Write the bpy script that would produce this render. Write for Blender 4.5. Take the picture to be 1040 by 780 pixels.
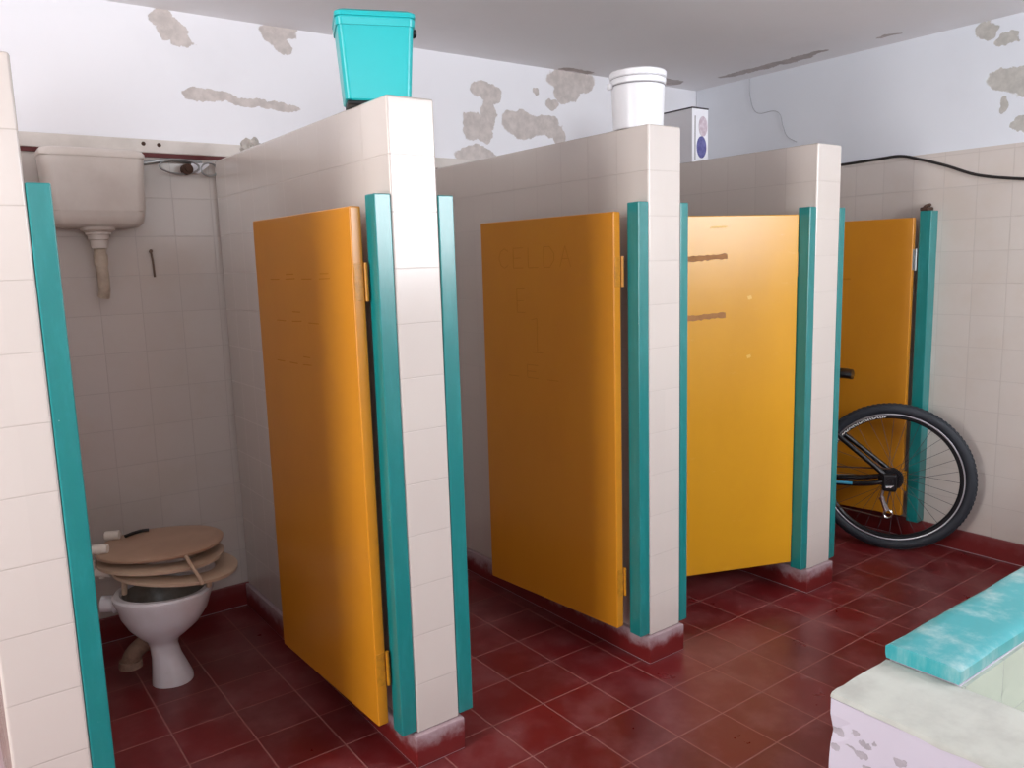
import bpy, bmesh, math, random
from mathutils import Vector, Matrix
random.seed(7)
PI = math.pi
C = bpy.context.scene.collection
S = bpy.context.scene
for o in list(bpy.data.objects):
    bpy.data.objects.remove(o)

# ---------------------------------------------------------------- camera
F_PX, CAM = 815.17, Vector((-1.04285, -1.93141, 1.45881))
pitch, roll, yaw = 0.1494, -0.029, 0.635
d = Vector((math.sin(yaw)*math.cos(pitch), math.cos(yaw)*math.cos(pitch), -math.sin(pitch)))
r = Vector((math.cos(yaw), -math.sin(yaw), 0))
u = r.cross(d)
R2 = math.cos(roll)*r + math.sin(roll)*u
U2 = -math.sin(roll)*r + math.cos(roll)*u
cd = bpy.data.cameras.new('camera')
cd.sensor_width = 36.0
cd.lens = F_PX*36.0/1040.0
cd.clip_start = 0.02
cam = bpy.data.objects.new('camera', cd)
C.objects.link(cam)
M = Matrix((R2, U2, -d)).transposed().to_4x4()
M.translation = CAM
cam.matrix_world = M
S.camera = cam

# ---------------------------------------------------------------- light and exposure
S.view_settings.view_transform = 'Standard'
S.view_settings.look = 'None'
S.view_settings.gamma = 1.0
S.view_settings.use_curve_mapping = False
S.view_settings.exposure = 0.36
w = bpy.data.worlds.new('daylight')
w.use_nodes = True
w.node_tree.nodes['Background'].inputs[0].default_value = (0.80, 0.88, 1.0, 1)
w.node_tree.nodes['Background'].inputs[1].default_value = 1.0
S.world = w

def area(name, loc, target, sx, sy, power, col):
    l = bpy.data.lights.new(name, 'AREA')
    l.shape = 'RECTANGLE'; l.size = sx; l.size_y = sy
    l.energy = power; l.color = col
    o = bpy.data.objects.new(name, l); C.objects.link(o)
    o.location = loc
    o.rotation_euler = (Vector(target)-Vector(loc)).to_track_quat('-Z', 'Y').to_euler()
    return o
# daylight coming in through the window behind the camera and the open doorway on the left, plus an added fill lamp
area('window_daylight', (1.80, -3.36, 1.97), (1.2, -0.6, 2.2), 1.4, 0.9, 68, (0.93, 0.96, 1.0))
area('added_fill_light', (-1.35, -3.36, 2.05), (-0.9, -0.6, 2.35), 1.3, 0.6, 13, (0.95, 0.97, 1.0))  # fill lamp added for more ambient light, outside its own added opening
area('doorway_daylight', (-2.62, -0.50, 1.62), (2.9, 0.5, 1.9), 0.55, 1.55, 44, (1.0, 0.97, 0.94))

# ---------------------------------------------------------------- node helpers
def new_mat(name):
    m = bpy.data.materials.new(name); m.use_nodes = True
    nt = m.node_tree
    return m, nt, nt.nodes['Principled BSDF']

def math_n(nt, op, a, b=None, c=None, clamp=False):
    n = nt.nodes.new('ShaderNodeMath'); n.operation = op; n.use_clamp = clamp
    for i, v in enumerate((a, b, c)):
        if v is None: continue
        if isinstance(v, (int, float)): n.inputs[i].default_value = v
        else: nt.links.new(v, n.inputs[i])
    return n.outputs[0]

def mix_n(nt, fac, a, b):
    n = nt.nodes.new('ShaderNodeMix'); n.data_type = 'RGBA'
    if isinstance(fac, (int, float)): n.inputs[0].default_value = fac
    else: nt.links.new(fac, n.inputs[0])
    for k, v in ((6, a), (7, b)):
        if isinstance(v, tuple): n.inputs[k].default_value = (v+(1,))[:4]
        else: nt.links.new(v, n.inputs[k])
    return n.outputs[2]

def noise_n(nt, scale, detail=3, rough=0.55, vec=None, stretch=None):
    n = nt.nodes.new('ShaderNodeTexNoise')
    n.inputs['Scale'].default_value = scale
    n.inputs['Detail'].default_value = detail
    n.inputs['Roughness'].default_value = rough
    if vec is None:
        tc = nt.nodes.new('ShaderNodeTexCoord'); vec = tc.outputs['Object']
    if stretch:
        mp = nt.nodes.new('ShaderNodeMapping'); mp.inputs['Scale'].default_value = stretch
        nt.links.new(vec, mp.inputs['Vector']); vec = mp.outputs[0]
    nt.links.new(vec, n.inputs['Vector'])
    return n

def ramp_n(nt, val, lo, hi):
    n = nt.nodes.new('ShaderNodeMapRange'); n.interpolation_type = 'SMOOTHSTEP'
    nt.links.new(val, n.inputs[0])
    n.inputs[1].default_value = lo; n.inputs[2].default_value = hi
    return n.outputs[0]

def bump_n(nt, b, height, strength=0.3, dist=0.002):
    n = nt.nodes.new('ShaderNodeBump')
    n.inputs['Strength'].default_value = strength; n.inputs['Distance'].default_value = dist
    nt.links.new(height, n.inputs['Height'])
    nt.links.new(n.outputs[0], b.inputs['Normal'])

def simple(name, col, rough=0.5, metal=0.0, var=0.0, vscale=8, var_col=None, stretch=None, bump=0.0, spec=0.5, coat=0.0):
    m, nt, b = new_mat(name)
    b.inputs['Base Color'].default_value = col+(1,)
    b.inputs['Roughness'].default_value = rough
    b.inputs['Metallic'].default_value = metal
    b.inputs['Specular IOR Level'].default_value = spec
    b.inputs['Coat Weight'].default_value = coat
    if var > 0 or bump > 0:
        n = noise_n(nt, vscale, 5, 0.6, None, stretch)
        if var > 0:
            f = ramp_n(nt, n.outputs[0], 0.35, 0.75)
            f = math_n(nt, 'MULTIPLY', f, var)
            vc = var_col or tuple(c*0.6 for c in col)
            nt.links.new(mix_n(nt, f, col, vc), b.inputs['Base Color'])
        if bump > 0: bump_n(nt, b, n.outputs[0], bump)
    return m

def srgb(r_, g_, b_):
    f = lambda c: ((c/255)/12.92 if c/255 <= 0.04045 else ((c/255+0.055)/1.055)**2.4)
    return (f(r_), f(g_), f(b_))

def tile_mat(name, col, grout, size, gw, u0, v0, floor=False, rough=0.22, tilevar=0.06, ends_plain=False, dirt_or_haze=None, bump=0.35, lowdirt=False):
    """square tiles laid out in world metres; faces choose their two axes from their normal"""
    m, nt, b = new_mat(name)
    g = nt.nodes.new('ShaderNodeNewGeometry')
    sp = nt.nodes.new('ShaderNodeSeparateXYZ'); nt.links.new(g.outputs['Position'], sp.inputs[0])
    x, y, z = sp.outputs
    if floor:
        U, V = x, y
    else:
        sn = nt.nodes.new('ShaderNodeSeparateXYZ'); nt.links.new(g.outputs['True Normal'], sn.inputs[0])
        fx = math_n(nt, 'GREATER_THAN', math_n(nt, 'ABSOLUTE', sn.outputs[0]), 0.5)
        mm = nt.nodes.new('ShaderNodeMix'); mm.data_type = 'FLOAT'
        nt.links.new(fx, mm.inputs[0]); nt.links.new(x, mm.inputs[2]); nt.links.new(y, mm.inputs[3])
        U, V = mm.outputs[0], z
    us = math_n(nt, 'DIVIDE', math_n(nt, 'SUBTRACT', U, u0), size)
    vs = math_n(nt, 'DIVIDE', math_n(nt, 'SUBTRACT', V, v0), size)
    def line(t):
        f = math_n(nt, 'FRACT', t)
        dd = math_n(nt, 'MINIMUM', f, math_n(nt, 'SUBTRACT', 1.0, f))
        return dd
    du, dv = line(us), line(vs)
    if ends_plain:
        du = math_n(nt, 'MAXIMUM', du, math_n(nt, 'SUBTRACT', 1.0, fx))
    dist = math_n(nt, 'MINIMUM', du, dv)
    mask = math_n(nt, 'SUBTRACT', 1.0, ramp_n(nt, dist, gw/size*0.3, gw/size*1.0))
    # one tone per tile
    wn = nt.nodes.new('ShaderNodeTexWhiteNoise'); wn.noise_dimensions = '2D'
    cb = nt.nodes.new('ShaderNodeCombineXYZ')
    nt.links.new(math_n(nt, 'FLOOR', us), cb.inputs[0]); nt.links.new(math_n(nt, 'FLOOR', vs), cb.inputs[1])
    nt.links.new(cb.outputs[0], wn.inputs['Vector'])
    f = math_n(nt, 'MULTIPLY', wn.outputs['Value'], tilevar)
    base = mix_n(nt, f, col, tuple(c*0.45 for c in col))
    n = noise_n(nt, 5.0, 5, 0.6, g.outputs['Position'])
    if dirt_or_haze:
        df = math_n(nt, 'MULTIPLY', ramp_n(nt, n.outputs[0], 0.42, 0.72), dirt_or_haze[1])
        base = mix_n(nt, df, base, dirt_or_haze[0])
    colr = mix_n(nt, mask, base, grout)
    nt.links.new(colr, b.inputs['Base Color'])
    rr = math_n(nt, 'ADD', math_n(nt, 'MULTIPLY', mask, 0.4), math_n(nt, 'ADD', rough-0.08, math_n(nt, 'MULTIPLY', n.outputs[0], 0.16)))
    nt.links.new(rr, b.inputs['Roughness'])
    hh = math_n(nt, 'ADD', math_n(nt, 'MULTIPLY', mask, -1.0), math_n(nt, 'MULTIPLY', n.outputs[0], 0.15))
    b.inputs['Coat Weight'].default_value = 0.0 if floor else 0.6
    b.inputs['Coat Roughness'].default_value = 0.2
    bump_n(nt, b, hh, bump, 0.0015)
    return m

def peel_mat(name, axis, blobs, paint, plaster, warp=0.10, wscale=9.0, extra=None):
    """painted wall with patches where the paint has peeled off; blobs = (a, z, ra, rz) in metres"""
    m, nt, b = new_mat(name)
    g = nt.nodes.new('ShaderNodeNewGeometry')
    n1 = noise_n(nt, wscale, 4, 0.6, g.outputs['Position'])
    wv = nt.nodes.new('ShaderNodeVectorMath'); wv.operation = 'MULTIPLY_ADD'
    nt.links.new(n1.outputs['Color'], wv.inputs[0])
    wv.inputs[1].default_value = (warp,)*3; wv.inputs[2].default_value = (-warp/2,)*3
    ad = nt.nodes.new('ShaderNodeVectorMath'); ad.operation = 'ADD'
    nt.links.new(g.outputs['Position'], ad.inputs[0]); nt.links.new(wv.outputs[0], ad.inputs[1])
    sp = nt.nodes.new('ShaderNodeSeparateXYZ'); nt.links.new(ad.outputs[0], sp.inputs[0])
    a, z = (sp.outputs[0] if axis == 'x' else sp.outputs[1]), (sp.outputs[2] if axis != 'xy' else sp.outputs[1])
    if axis == 'xy': a = sp.outputs[0]
    best = None
    for (a0, z0, ra, rz) in blobs:
        da = math_n(nt, 'DIVIDE', math_n(nt, 'SUBTRACT', a, a0), ra)
        dz = math_n(nt, 'DIVIDE', math_n(nt, 'SUBTRACT', z, z0), rz)
        q = math_n(nt, 'SQRT', math_n(nt, 'ADD', math_n(nt, 'MULTIPLY', da, da), math_n(nt, 'MULTIPLY', dz, dz)))
        best = q if best is None else math_n(nt, 'MINIMUM', best, q)
    mask = math_n(nt, 'SUBTRACT', 1.0, ramp_n(nt, best, 0.93, 1.02))
    n2 = noise_n(nt, 22, 5, 0.65, g.outputs['Position'])
    pl = mix_n(nt, ramp_n(nt, n2.outputs[0], 0.3, 0.7), plaster, tuple(c*0.78 for c in plaster))
    n3 = noise_n(nt, 2.5, 4, 0.6, g.outputs['Position'])
    pt = mix_n(nt, math_n(nt, 'MULTIPLY', ramp_n(nt, n3.outputs[0], 0.5, 0.8), 0.25), paint, tuple(c*0.85 for c in paint))
    nt.links.new(mix_n(nt, mask, pt, pl), b.inputs['Base Color'])
    b.inputs['Roughness'].default_value = 0.75
    hh = math_n(nt, 'ADD', math_n(nt, 'MULTIPLY', mask, -1.0), math_n(nt, 'MULTIPLY', n2.outputs[0], 0.25))
    bump_n(nt, b, hh, 0.5, 0.003)
    return m

TZ = 0.103                      # tiles begin on top of the red base
TOP = 1.903                     # top of the partitions
CREAM, GROUT = srgb(214, 204, 197), srgb(195, 184, 177)
M_tile_part = tile_mat('cream_tile_partition', CREAM, GROUT, 0.15, 0.0022, 0.0, TZ, ends_plain=True, tilevar=0.05)
M_tile_wall = tile_mat('cream_tile_wall', CREAM, GROUT, 0.15, 0.0024, -0.02, TZ, tilevar=0.06,
                       dirt_or_haze=(srgb(200, 182, 164), 0.22))
M_floor = tile_mat('red_cement_tile', srgb(116, 30, 32), srgb(150, 96, 92), 0.206, 0.0034, 0.289-0.206*20, 0.033-0.206*20, floor=True,
                   rough=0.30, tilevar=0.45, dirt_or_haze=(srgb(136, 78, 80), 0.65), bump=0.25)  # tint mixes dirt with a painted pinkish haze of light
M_trough_tile = tile_mat('pale_green_tile', srgb(196, 202, 188), srgb(150, 155, 148), 0.15, 0.002, 0.03, 0.0, tilevar=0.08)
M_back_paint = peel_mat('white_wall_paint_peeling', 'x', [
    (-0.155, 2.435, 0.05, 0.03), (-0.115, 2.395, 0.06, 0.035), (-0.075, 2.36, 0.045, 0.025), (0.32, 2.445, 0.075, 0.05), (0.34, 2.40, 0.04, 0.03),
    (0.0, 2.165, 0.10, 0.026), (0.16, 2.158, 0.10, 0.024), (0.31, 2.150, 0.09, 0.020),
    (1.385, 2.315, 0.10, 0.05), (1.29, 2.14, 0.07, 0.07), (1.38, 2.21, 0.05, 0.08), (1.36, 2.11, 0.05, 0.05),
    (1.60, 2.18, 0.15, 0.075), (1.76, 2.18, 0.10, 0.06), (1.86, 2.13, 0.05, 0.05),
    (1.95, 2.43, 0.17, 0.075), (1.90, 2.36, 0.09, 0.06), (1.80, 2.30, 0.05, 0.03),
    (1.30, 2.0, 0.13, 0.045), (1.70, 2.35, 0.02, 0.02)],
    srgb(242, 241, 246), srgb(214, 204, 200))
M_right_paint = peel_mat('white_side_wall_paint_peeling', 'y', [
    (-0.30, 2.20, 0.12, 0.05), (-0.42, 2.17, 0.15, 0.06), (-0.34, 2.00, 0.05, 0.035), (-0.42, 1.99, 0.10, 0.05),
    (-0.17, 2.43, 0.06, 0.035), (-0.26, 2.38, 0.05, 0.02), (-0.26, 2.10, 0.02, 0.03)],
    srgb(228, 231, 238), srgb(200, 196, 190))
M_ceiling = peel_mat('grey_ceiling_paint', 'xy', [
    (2.80, 0.90, 0.05, 0.30), (2.78, 0.62, 0.03, 0.12), (2.55, 1.42, 0.18, 0.07), (1.95, 1.47, 0.13, 0.03), (2.80, 0.2, 0.02, 0.06)],
    srgb(242, 239, 241), srgb(196, 184, 181), warp=0.12)
M_plain_paint = simple('white_wall_paint', srgb(228, 228, 230), 0.8, var=0.2, vscale=3)
M_cement = simple('grey_cement', srgb(198, 192, 186), 0.85, var=0.6, vscale=14, var_col=srgb(165, 158, 150), bump=0.4)
M_band = simple('pale_cement_band', srgb(222, 214, 208), 0.8, var=0.4, vscale=10, var_col=srgb(190, 182, 174), bump=0.3)
M_coping = simple('bare_cement_coping', srgb(200, 202, 194), 0.8, var=0.7, vscale=12, var_col=srgb(172, 172, 166), bump=0.5)
M_red_strip = simple('dark_red_strip', srgb(95, 30, 30), 0.6, var=0.3)

# red base with pale scuffs and paint splashes along its top
def red_base_mat(name='red_base', amount=1.0):
    m, nt, b = new_mat(name)
    g = nt.nodes.new('ShaderNodeNewGeometry')
    sp = nt.nodes.new('ShaderNodeSeparateXYZ'); nt.links.new(g.outputs['Position'], sp.inputs[0])
    n = noise_n(nt, 16, 5, 0.65, g.outputs['Position'])
    h = math_n(nt, 'ADD', sp.outputs[2], math_n(nt, 'MULTIPLY', math_n(nt, 'SUBTRACT', n.outputs[0], 0.5), 0.10))
    f = math_n(nt, 'MULTIPLY', ramp_n(nt, h, 0.045, 0.10), amount)
    f = math_n(nt, 'MAXIMUM', f, math_n(nt, 'MULTIPLY', math_n(nt, 'LESS_THAN', sp.outputs[2], 0.005), 0.8))
    nt.links.new(mix_n(nt, f, srgb(118, 32, 32), srgb(196, 178, 184)), b.inputs['Base Color'])
    b.inputs['Roughness'].default_value = 0.4
    bump_n(nt, b, n.outputs[0], 0.2, 0.002)
    return m
M_base = red_base_mat('red_base_scuffed', 0.75)
M_base_wall = red_base_mat('red_base_wall', 0.06)

def teal_mat(name, col, wear, wcol, scale=22):
    m, nt, b = new_mat(name)
    n = noise_n(nt, scale, 6, 0.65, None, (1, 1, 0.25))
    n2 = noise_n(nt, 60, 3, 0.6)
    f = math_n(nt, 'MULTIPLY', ramp_n(nt, n.outputs[0], 0.45, 0.8), wear)
    sp = math_n(nt, 'MULTIPLY', ramp_n(nt, n2.outputs[0], 0.74, 0.78), 0.7)
    c = mix_n(nt, f, col, wcol)
    c = mix_n(nt, sp, c, srgb(180, 200, 195))
    nt.links.new(c, b.inputs['Base Color'])
    b.inputs['Roughness'].default_value = 0.30
    b.inputs['Coat Weight'].default_value = 0.6
    b.inputs['Coat Roughness'].default_value = 0.22
    bump_n(nt, b, n.outputs[0], 0.25, 0.003)
    return m
M_teal = teal_mat('teal_gloss_paint', srgb(14, 126, 126), 0.35, srgb(60, 165, 165))
M_teal_board = teal_mat('worn_teal_paint', srgb(48, 168, 176), 1.0, srgb(186, 212, 212), 11)

def orange_mat(name, col, dark, pale_amount):
    m, nt, b = new_mat(name)
    n = noise_n(nt, 3.0, 5, 0.6, None, (1, 1, 0.5))
    n2 = noise_n(nt, 9, 6, 0.7, None, (1.0, 1.0, 3.0))
    c = mix_n(nt, math_n(nt, 'MULTIPLY', ramp_n(nt, n.outputs[0], 0.35, 0.75), 0.35), col, dark)
    c = mix_n(nt, math_n(nt, 'MULTIPLY', ramp_n(nt, n2.outputs[0], 0.62, 0.75), pale_amount), c, srgb(228, 180, 120))
    nt.links.new(c, b.inputs['Base Color'])
    b.inputs['Roughness'].default_value = 0.28
    bump_n(nt, b, n2.outputs[0], 0.08, 0.002)
    return m
M_orange = orange_mat('orange_gloss_paint', srgb(204, 134, 30), srgb(186, 112, 20), 0.05)
M_yellow = orange_mat('golden_yellow_paint', srgb(212, 152, 32), srgb(196, 136, 22), 0.25)
M_scratch = simple('scratched_line', srgb(186, 116, 18), 0.6)
M_bare = simple('bare_wood_mark', srgb(164, 112, 62), 0.7, var=0.5, vscale=30)
M_glint = simple('painted_glint', srgb(226, 182, 92), 0.5)  # highlights on the yellow door, painted as pale spots
M_hinge_o = simple('painted_hinge', srgb(196, 132, 28), 0.35, var=0.4, vscale=60, var_col=srgb(120, 80, 30))
M_hinge_t = simple('teal_painted_hinge', srgb(40, 140, 138), 0.35)
M_steel = simple('dull_steel', srgb(170, 172, 172), 0.35, 0.9, var=0.3, vscale=40)
M_chrome = simple('chrome', srgb(210, 212, 214), 0.15, 1.0)
M_rust = simple('rusty_steel', srgb(84, 60, 48), 0.8, 0.3, var=0.5, vscale=50)
M_hook = simple('brown_rust_hook', srgb(120, 98, 84), 0.8, var=0.4, vscale=60)
M_porcelain = simple('white_porcelain', srgb(242, 240, 246), 0.12, var=0.25, vscale=7, var_col=srgb(200, 188, 180), coat=0.3)
M_bowl_in = simple('dark_porcelain', srgb(150, 140, 130), 0.35, var=0.7, vscale=12, var_col=srgb(90, 80, 70))  # inside of the bowl, mottled and darker than the outer porcelain
M_seat = simple('yellowed_plastic_seat', srgb(206, 180, 156), 0.4, var=0.4, vscale=9, var_col=srgb(180, 148, 122))
M_lid = simple('stained_seat_lid', srgb(186, 152, 128), 0.4, var=0.4, vscale=8, var_col=srgb(160, 124, 100))
M_white_plastic = simple('white_plastic_knob', srgb(236, 228, 218), 0.35)
M_cistern = simple('aged_white_plastic', srgb(226, 216, 208), 0.38, var=0.45, vscale=8, var_col=srgb(206, 192, 182))
M_pipe_dirty = simple('grimy_plastic_pipe', srgb(206, 190, 172), 0.5, var=0.6, vscale=20, var_col=srgb(150, 128, 110))
M_trap = simple('brown_stained_clay', srgb(150, 122, 104), 0.6, var=0.6, vscale=25, var_col=srgb(80, 60, 48))
M_bin = simple('turquoise_plastic', srgb(24, 188, 192), 0.3, var=0.08, vscale=5)
M_black = simple('black_plastic', srgb(22, 22, 24), 0.45)
M_bucket = simple('white_bucket_plastic', srgb(238, 238, 242), 0.3)
M_groove = simple('grey_groove', srgb(150, 146, 150), 0.6)
M_carton = simple('white_carton', srgb(234, 234, 240), 0.5)
M_pink = simple('pink_grey_print', srgb(190, 170, 182), 0.6, var=0.8, vscale=40, var_col=srgb(222, 214, 222))
M_purple = simple('blue_purple_print', srgb(82, 80, 140), 0.6, var=0.8, vscale=45, var_col=srgb(120, 120, 176))
M_dark_line = simple('dark_grey_edge', srgb(70, 66, 72), 0.6)
M_tyre = simple('black_rubber', srgb(40, 44, 52), 0.65, var=0.3, vscale=30, bump=0.2)
M_rim_b = simple('black_rim', srgb(26, 26, 30), 0.3, 0.3)
M_rim_s = simple('machined_rim_edge', srgb(190, 190, 196), 0.3, 0.8)
M_decal = simple('white_rim_decal', srgb(225, 222, 220), 0.5)
M_frame = simple('black_bike_frame', srgb(20, 20, 24), 0.25, 0.1, coat=0.5)
M_blue = simple('sky_blue_decal', srgb(80, 170, 200), 0.4)
M_saddle = simple('black_saddle_vinyl', srgb(20, 20, 22), 0.35)
M_cable = simple('black_cable_rubber', srgb(38, 34, 34), 0.5)
M_wire = simple('pale_grey_wire', srgb(176, 176, 182), 0.6)
M_plaster_side = peel_mat('lavender_white_wash', 'y', [
    (-1.236, 0.655, 0.014, 0.007), (-1.232, 0.625, 0.012, 0.007), (-1.268, 0.668, 0.007, 0.006), (-1.285, 0.655, 0.012, 0.005), (-1.30, 0.664, 0.006, 0.004),
    (-1.28, 0.635, 0.014, 0.006), (-1.345, 0.655, 0.010, 0.009), (-1.262, 0.64, 0.01, 0.003), (-1.30, 0.615, 0.02, 0.006), (-1.24, 0.57, 0.02, 0.015), (-1.45, 0.45, 0.04, 0.03), (-1.7, 0.5, 0.05, 0.04)],
    srgb(214, 208, 222), srgb(190, 183, 192), warp=0.022, wscale=60)
M_wood_frame = simple('white_window_frame', srgb(230, 230, 226), 0.5)
M_glass, nt_, b_ = new_mat('window_glass')
b_.inputs['Transmission Weight'].default_value = 1.0; b_.inputs['Roughness'].default_value = 0.0; b_.inputs['IOR'].default_value = 1.02

# ---------------------------------------------------------------- mesh helpers
def box(bm, x0, x1, y0, y1, z0, z1, bev=0.0, seg=2, mi=0, mat=None):
    vs = [bm.verts.new(p) for p in ((x0,y0,z0),(x1,y0,z0),(x1,y1,z0),(x0,y1,z0),(x0,y0,z1),(x1,y0,z1),(x1,y1,z1),(x0,y1,z1))]
    fs = [bm.faces.new([vs[i] for i in q]) for q in ((3,2,1,0),(4,5,6,7),(0,1,5,4),(1,2,6,5),(2,3,7,6),(3,0,4,7))]
    for f in fs: f.material_index = mi
    if mat is not None: bmesh.ops.transform(bm, matrix=mat, verts=vs)
    if bev > 0:
        es = list({e for f in fs for e in f.edges})
        bmesh.ops.bevel(bm, geom=es, offset=bev, segments=seg, affect='EDGES', profile=0.5)
    return fs

def loft(bm, rings, cap0=True, cap1=True, closed=True):
    vr = [[bm.verts.new(p) for p in ring] for ring in rings]
    n = len(vr[0])
    for a, b in zip(vr[:-1], vr[1:]):
        for i in range(n if closed else n-1):
            j = (i+1) % n
            bm.faces.new((a[i], a[j], b[j], b[i]))
    if cap0: bm.faces.new(list(reversed(vr[0])))
    if cap1: bm.faces.new(vr[-1])
    return vr

def circ(cx, cy, z, rx, ry, n=40, p=2.0):
    out = []
    for i in range(n):
        t = 2*PI*i/n; c, s = math.cos(t), math.sin(t)
        out.append((cx+rx*math.copysign(abs(c)**(2/p), c), cy+ry*math.copysign(abs(s)**(2/p), s), z))
    return out

def tube(bm, pts, rad, n=10, cap=True):
    pts = [Vector(p) for p in pts]
    rads = rad if isinstance(rad, (list, tuple)) else [rad]*len(pts)
    rings = []; up = None
    for i, p in enumerate(pts):
        t = ((pts[min(i+1, len(pts)-1)]-p).normalized() + (p-pts[max(i-1, 0)]).normalized())
        t = t.normalized() if t.length > 1e-8 else Vector((0, 0, 1))
        if up is None:
            up = Vector((0, 0, 1)) if abs(t.z) < 0.9 else Vector((1, 0, 0))
        a = up - t*up.dot(t)
        a = a.normalized() if a.length > 1e-6 else t.orthogonal().normalized()
        up = a; b = t.cross(a)
        rings.append([p + rads[i]*(math.cos(2*PI*k/n)*a + math.sin(2*PI*k/n)*b) for k in range(n)])
    loft(bm, rings, cap, cap)

def smooth_path(pts, k=6):
    pts = [Vector(p) for p in pts]; out = []
    for i in range(len(pts)-1):
        p0, p1, p2, p3 = pts[max(i-1, 0)], pts[i], pts[i+1], pts[min(i+2, len(pts)-1)]
        for j in range(k):
            t = j/k
            out.append(0.5*((2*p1)+(-p0+p2)*t+(2*p0-5*p1+4*p2-p3)*t*t+(-p0+3*p1-3*p2+p3)*t**3))
    out.append(pts[-1]); return out

def torus(bm, R_, r1, r2, axis_mat, n=72, k=12, a0=0, a1=2*PI, off=0.0):
    full = abs(a1-a0-2*PI) < 1e-6
    rings = []
    for i in range(n if full else n+1):
        t = a0+(a1-a0)*i/n
        rings.append([axis_mat @ Vector(((R_+r1*math.cos(2*PI*j/k))*math.cos(t), off+r2*math.sin(2*PI*j/k), (R_+r1*math.cos(2*PI*j/k))*math.sin(t))) for j in range(k)])
    if full: rings.append(rings[0])
    vr = [[bm.verts.new(p) for p in ring] for ring in (rings[:-1] if full else rings)]
    m = len(vr)
    for i in range(m if full else m-1):
        a, b = vr[i], vr[(i+1) % m]
        for j in range(k):
            bm.faces.new((a[j], a[(j+1) % k], b[(j+1) % k], b[j]))
    if not full:
        bm.faces.new(vr[0]); bm.faces.new(list(reversed(vr[-1])))

def obj(name, bm, mats, parent=None, smooth=False, loc=None):
    bmesh.ops.recalc_face_normals(bm, faces=bm.faces[:])
    me = bpy.data.meshes.new(name); bm.to_mesh(me); bm.free()
    for m in (mats if isinstance(mats, (list, tuple)) else [mats]): me.materials.append(m)
    if smooth:
        for p in me.polygons: p.use_smooth = True
        me.set_sharp_from_angle(angle=math.radians(38))
    o = bpy.data.objects.new(name, me); C.objects.link(o)
    if smooth:
        wnm = o.modifiers.new('weighted_normal', 'WEIGHTED_NORMAL'); wnm.keep_sharp = True; wnm.weight = 80
    if parent: o.parent = parent
    if loc: o.location = loc
    return o

def tag(o, label, cat, group=None):
    o['label'] = label; o['category'] = cat
    if group: o['group'] = group
    return o
def thing(name, label, cat, loc=(0, 0, 0), rot=(0, 0, 0), group=None):
    o = bpy.data.objects.new(name, None); C.objects.link(o)
    o.empty_display_size = 0.1
    o.location = loc; o.rotation_euler = rot
    return tag(o, label, cat, group)
def struct(name, bm, mats, parent=None, smooth=False):
    o = obj(name, bm, mats, parent, smooth); o['kind'] = 'structure'; return o
def plab(o, label):
    o['label'] = label; return o
def nbm(): return bmesh.new()

# ---------------------------------------------------------------- the room shell
XL, XR, YF, YB, ZC = -2.45, 2.953, -3.1, 1.501, 2.471
T = 0.12
b = nbm(); box(b, XL-T, XR+T, YF-T, YB+T, -0.1, 0.0); struct('floor', b, M_floor)
b = nbm(); box(b, XL-T, XR+T, YF-T, YB+T, ZC, ZC+0.1); struct('ceiling', b, M_ceiling)
b = nbm(); box(b, XL-T, XR+T, YB, YB+T, 0, 1.921, mi=0); box(b, XL-T, XR+T, YB+0.004, YB+T, 1.921, ZC, mi=1)
struct('wall_back', b, [M_tile_wall, M_back_paint])
b = nbm(); box(b, XR, XR+T, YF, YB, 0, 1.921, mi=0); box(b, XR+0.004, XR+T, YF, YB, 1.921, ZC, mi=1)
struct('wall_right', b, [M_tile_wall, M_right_paint])
# left wall with its doorway, front wall with its window and an added fill opening (behind the camera)
DY0, DY1, DZ = -0.92, -0.12, 2.42
b = nbm(); box(b, XL-T, XL, YF, DY0, 0, ZC); box(b, XL-T, XL, DY1, YB, 0, ZC); box(b, XL-T, XL, DY0, DY1, DZ, ZC)
struct('wall_left', b, M_plain_paint)
WX0, WX1, WZ0, WZ1 = 1.08, 2.52, 1.48, 2.44
VX0, VX1, VZ0 = -2.02, -0.68, 1.72  # opening added for the fill lamp
b = nbm(); box(b, XL-T, XR+T, YF-T, YF, 0, WZ0); box(b, XL-T, XR+T, YF-T, YF, WZ1, ZC)
box(b, XL-T, VX0, YF-T, YF, WZ0, WZ1); box(b, VX1, WX0, YF-T, YF, WZ0, WZ1); box(b, VX0, VX1, YF-T, YF, WZ0, VZ0); box(b, WX1, XR+T, YF-T, YF, WZ0, WZ1)
struct('wall_front', b, M_plain_paint)
b = nbm()
for x in (WX0, WX0+0.70, WX1-0.04): box(b, x, x+0.04, YF-0.09, YF-0.03, WZ0, WZ1)
for z in (WZ0, WZ1-0.04): box(b, WX0, WX1, YF-0.09, YF-0.03, z, z+0.04)
struct('window_1', b, M_wood_frame)
b = nbm()
for x in (VX0, VX0+0.65, VX1-0.04): box(b, x, x+0.04, YF-0.09, YF-0.03, VZ0, WZ1)
for z in (VZ0, WZ1-0.04): box(b, VX0, VX1, YF-0.09, YF-0.03, z, z+0.04)
struct('added_fill_window', b, M_wood_frame)  # frame of the opening added for the fill lamp
b = nbm(); box(b, XL-T, XR+T, 1.485, YB, 1.924, 1.975, 0.004); struct('trim_1', b, M_band)
b = nbm(); box(b, XL-T, XR+T, 1.490, YB, 1.908, 1.924); struct('trim_2', b, M_red_strip)
b = nbm(); box(b, XL, XR, 1.487, YB, 0, TZ, 0.004); struct('baseboard_back', b, M_base_wall)
b = nbm(); box(b, XR-0.014, XR, -1.22, 1.487, 0, TZ, 0.004); struct('baseboard_right', b, M_base_wall)

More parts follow.
